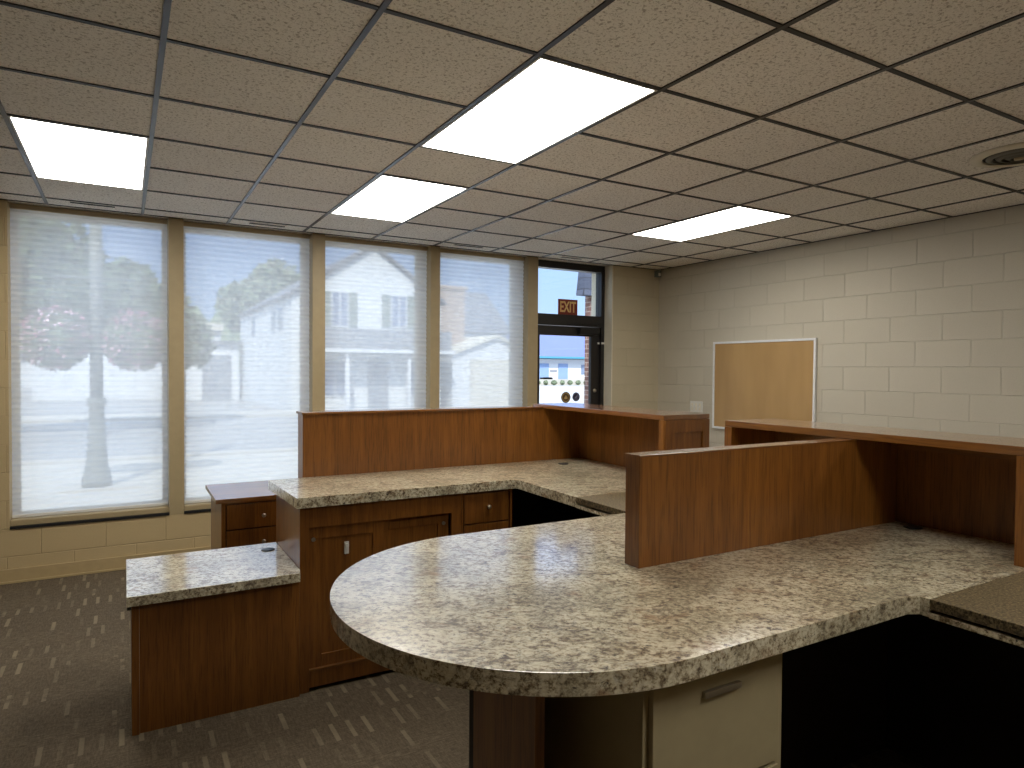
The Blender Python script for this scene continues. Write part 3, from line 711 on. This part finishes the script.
# white gabled house
t = thing('gabled_house', (9.2, 23, ZG), 'two-storey white gabled house with shutters, seen through the third window', 'house')
hx0, hx1, hy0, hy1, ez, pz = 6.0, 12.2, 23.0, 36.0, 4.35, 6.45
bm = bmesh.new(); prism(bm, [(hx0, ZG), (hx1, ZG), (hx1, ez), (9.2, pz), (hx0, ez)], hy0, hy1, 'Y'); obj('walls', bm, SIDING, t)
bm = bmesh.new()
prism(bm, [(hx0-.15, ez-.06), (9.2, pz+.03), (9.2, pz+.17), (hx0-.2, ez+.04)], hy0-.2, hy1+.2, 'Y'); prism(bm, [(hx1+.15, ez-.06), (hx1+.2, ez+.04), (9.2, pz+.17), (9.2, pz+.03)], hy0-.2, hy1+.2, 'Y')
obj('roof', bm, ROOF, t)
def house_window(x0, x1, z0, z1, y, parent, shutters=True):
    f = obj('window', B((x0-.06, x1+.06, y-.05, y-.003, z0-.06, z1+.06)), EXTW, parent)
    obj('pane', B((x0, (x0+x1)/2-.03, y-.06, y-.051, z0, z1), ((x0+x1)/2+.03, x1, y-.06, y-.051, z0, z1)), WPANE, f)
    if shutters:
        for a, b in ((x0-.42, x0-.07), (x1+.07, x1+.42)):
            obj('shutter', B((a, b, y-.04, y-.003, z0-.03, z1+.03)), SHUT, parent)
house_window(7.55, 8.14, 3.25, 4.55, hy0, t); house_window(10.0, 10.6, 3.3, 4.55, hy0, t)
for y_ in (24.6, 26.0, 31.2): obj('side_window', B((hx0-.05, hx0-.003, y_, y_+.8, 3.15, 4.0)), WPANE, t)
obj('porch_roof', B((6.6, 12.2, 21.9, 22.99, 2.3, 3.1), (6.5, 12.3, 21.8, 22.99, 2.2, 2.3)), [PORCH], t)
obj('porch_fascia', B((6.5, 12.3, 21.74, 21.8, 2.18, 2.32)), EXTW, t)
for x_ in (7.8, 10.3): obj('porch_column', B((x_, x_+.14, 21.95, 22.1, ZG, 2.2)), EXTW, t)
obj('front_door', B((9.0, 9.85, 22.94, 22.997, ZG, 1.9)), PORCH, t)
house_window(7.1, 8.2, .5, 1.8, hy0, t, False); house_window(10.7, 11.8, .5, 1.8, hy0, t, False)
# neighbouring building with brick chimney
t = thing('neighbor_building', (15, 24, ZG), 'grey-roofed white building with a brick chimney, seen through the fourth window', 'building')
bm = bmesh.new(); prism(bm, [(12.75, ZG), (16.6, ZG), (16.6, 2.2), (14.9, 3.0), (12.75, 2.2)], 23, 31, 'Y'); obj('walls', bm, EXTW, t)
obj('rear_walls', B((13.3, 20.2, 31.3, 38, ZG, 3.8)), SIDING, t)
bm = bmesh.new(); prism(bm, [(31.0, 3.7), (34.5, 6.4), (38, 3.7)], 13.1, 20.4, 'X'); obj('roof', bm, ROOF, t)
bm = bmesh.new(); prism(bm, [(12.7, 2.19), (14.9, 3.0), (14.9, 3.12), (12.65, 2.27)], 22.8, 31, 'Y'); prism(bm, [(16.65, 2.19), (16.75, 2.27), (14.9, 3.12), (14.9, 3.0)], 22.8, 31, 'Y'); obj('front_roof', bm, EXTC, t)
bm = B((12.9, 14.4, 25.2, 26.4, 2.7, 5.3), (12.8, 14.5, 25.1, 26.5, 5.3, 5.45)); obj('chimney', bm, CHIM, t)
obj('garage_door', B((13.6, 16.0, 22.95, 22.998, ZG, 2.0)), EXTC, t)
# low white building far left
t = thing('low_building', (2, 36, ZG), 'low white flat-roofed building left of the gabled house, seen through the second window', 'building')
obj('walls', B((-3.5, 5.2, 37.5, 46, ZG, 3.6)), EXTW, t); obj('roof_edge', B((-3.7, 5.3, 37.2, 46.2, 3.6, 4.0)), EXTC, t)
obj('annex', B((3.0, 5.8, 35.0, 37.4, ZG, 2.8)), EXTW, t); obj('annex_roof', B((2.8, 5.9, 34.7, 37.4, 2.8, 2.95)), ROOF, t)
obj('garage_door', B((4.0, 5.4, 34.94, 34.998, ZG, 2.2)), PORCH, t)
t = thing('storefront', (-10, 60, ZG), 'pale low building beyond the street in the leftmost window', 'building')
obj('walls', B((-22, 2, 62, 70, ZG, 2.2)), EXTW, t); obj('roof_edge', B((-22.3, 2.3, 61.6, 70.3, 2.2, 2.6)), ROOF, t)
# far building through the door
t = thing('roadside_building', (45, 60, ZG), 'white building with blue doors and blue roof, seen through the door glass', 'building')
obj('walls', B((34, 62, 60, 72, ZG+.7, 2.8)), EXTW, t)
obj('foundation', B((34, 62, 59.95, 72, ZG, ZG+.7)), SIDEW, t)
bm = bmesh.new(); prism(bm, [(59.2, 2.9), (66, 5.9), (73, 2.9)], 33.4, 62.6, 'X'); obj('roof', bm, BLUEROOF, t)
obj('gutter', B((33.4, 62.6, 59.0, 59.2, 2.86, 3.08)), TEAL, t)
for x0, x1, z1 in ((40.6, 41.9, 2.3), (43.2, 44.5, 2.3)):
    obj('entry_door', B((x0, x1, 59.93, 59.998, .55, z1)), BLUEDOOR, t)
obj('sign_board', B((42.1, 43.0, 59.93, 59.998, 1.36, 1.58)), PORCH, t)
for x0 in (46.4, 48.0): obj('window', B((x0, x0+.8, 59.93, 59.998, 1.1, 2.2)), WPANE, t)
bm = bmesh.new(); blob(bm, (40, 59.3, .15), (.42, .3, .3), 3)
bush = tag(obj('bush', bm, LEAF, origin=(40, 59.3, ZG)), 'small bush in front of the blue-doored building', 'bush', 'bushes in front of the far building')
for k in range(1, 9):
    c = bush.copy(); COL.objects.link(c); c.location = (40+k*1.1, 59.3, ZG); c.rotation_euler = (0, 0, k*1.3)
# brick pier and shingled overhang just outside the door
t = thing('brick_pier', (6.3, 4.6, ZG), 'brick pier with cream wall just outside the glass door', 'pier')
obj('brick_face', B((6.36, 6.42, 4.5, 4.68, ZG, 4.2)), BRICK, t)
obj('cream_wall', B((6.421, 7.6, 4.5, 4.75, ZG, 4.2)), EXTC, t)
bm = bmesh.new(); prism(bm, [(6.15, 2.645), (6.359, 2.645), (6.359, 4.2), (6.33, 4.2)], 4.44, 4.62, 'Y'); obj('shingled_overhang', bm, brick_mat('dark_shingles', (92, 96, 112), (80, 84, 98), (66, 68, 78), .3, .16), t)
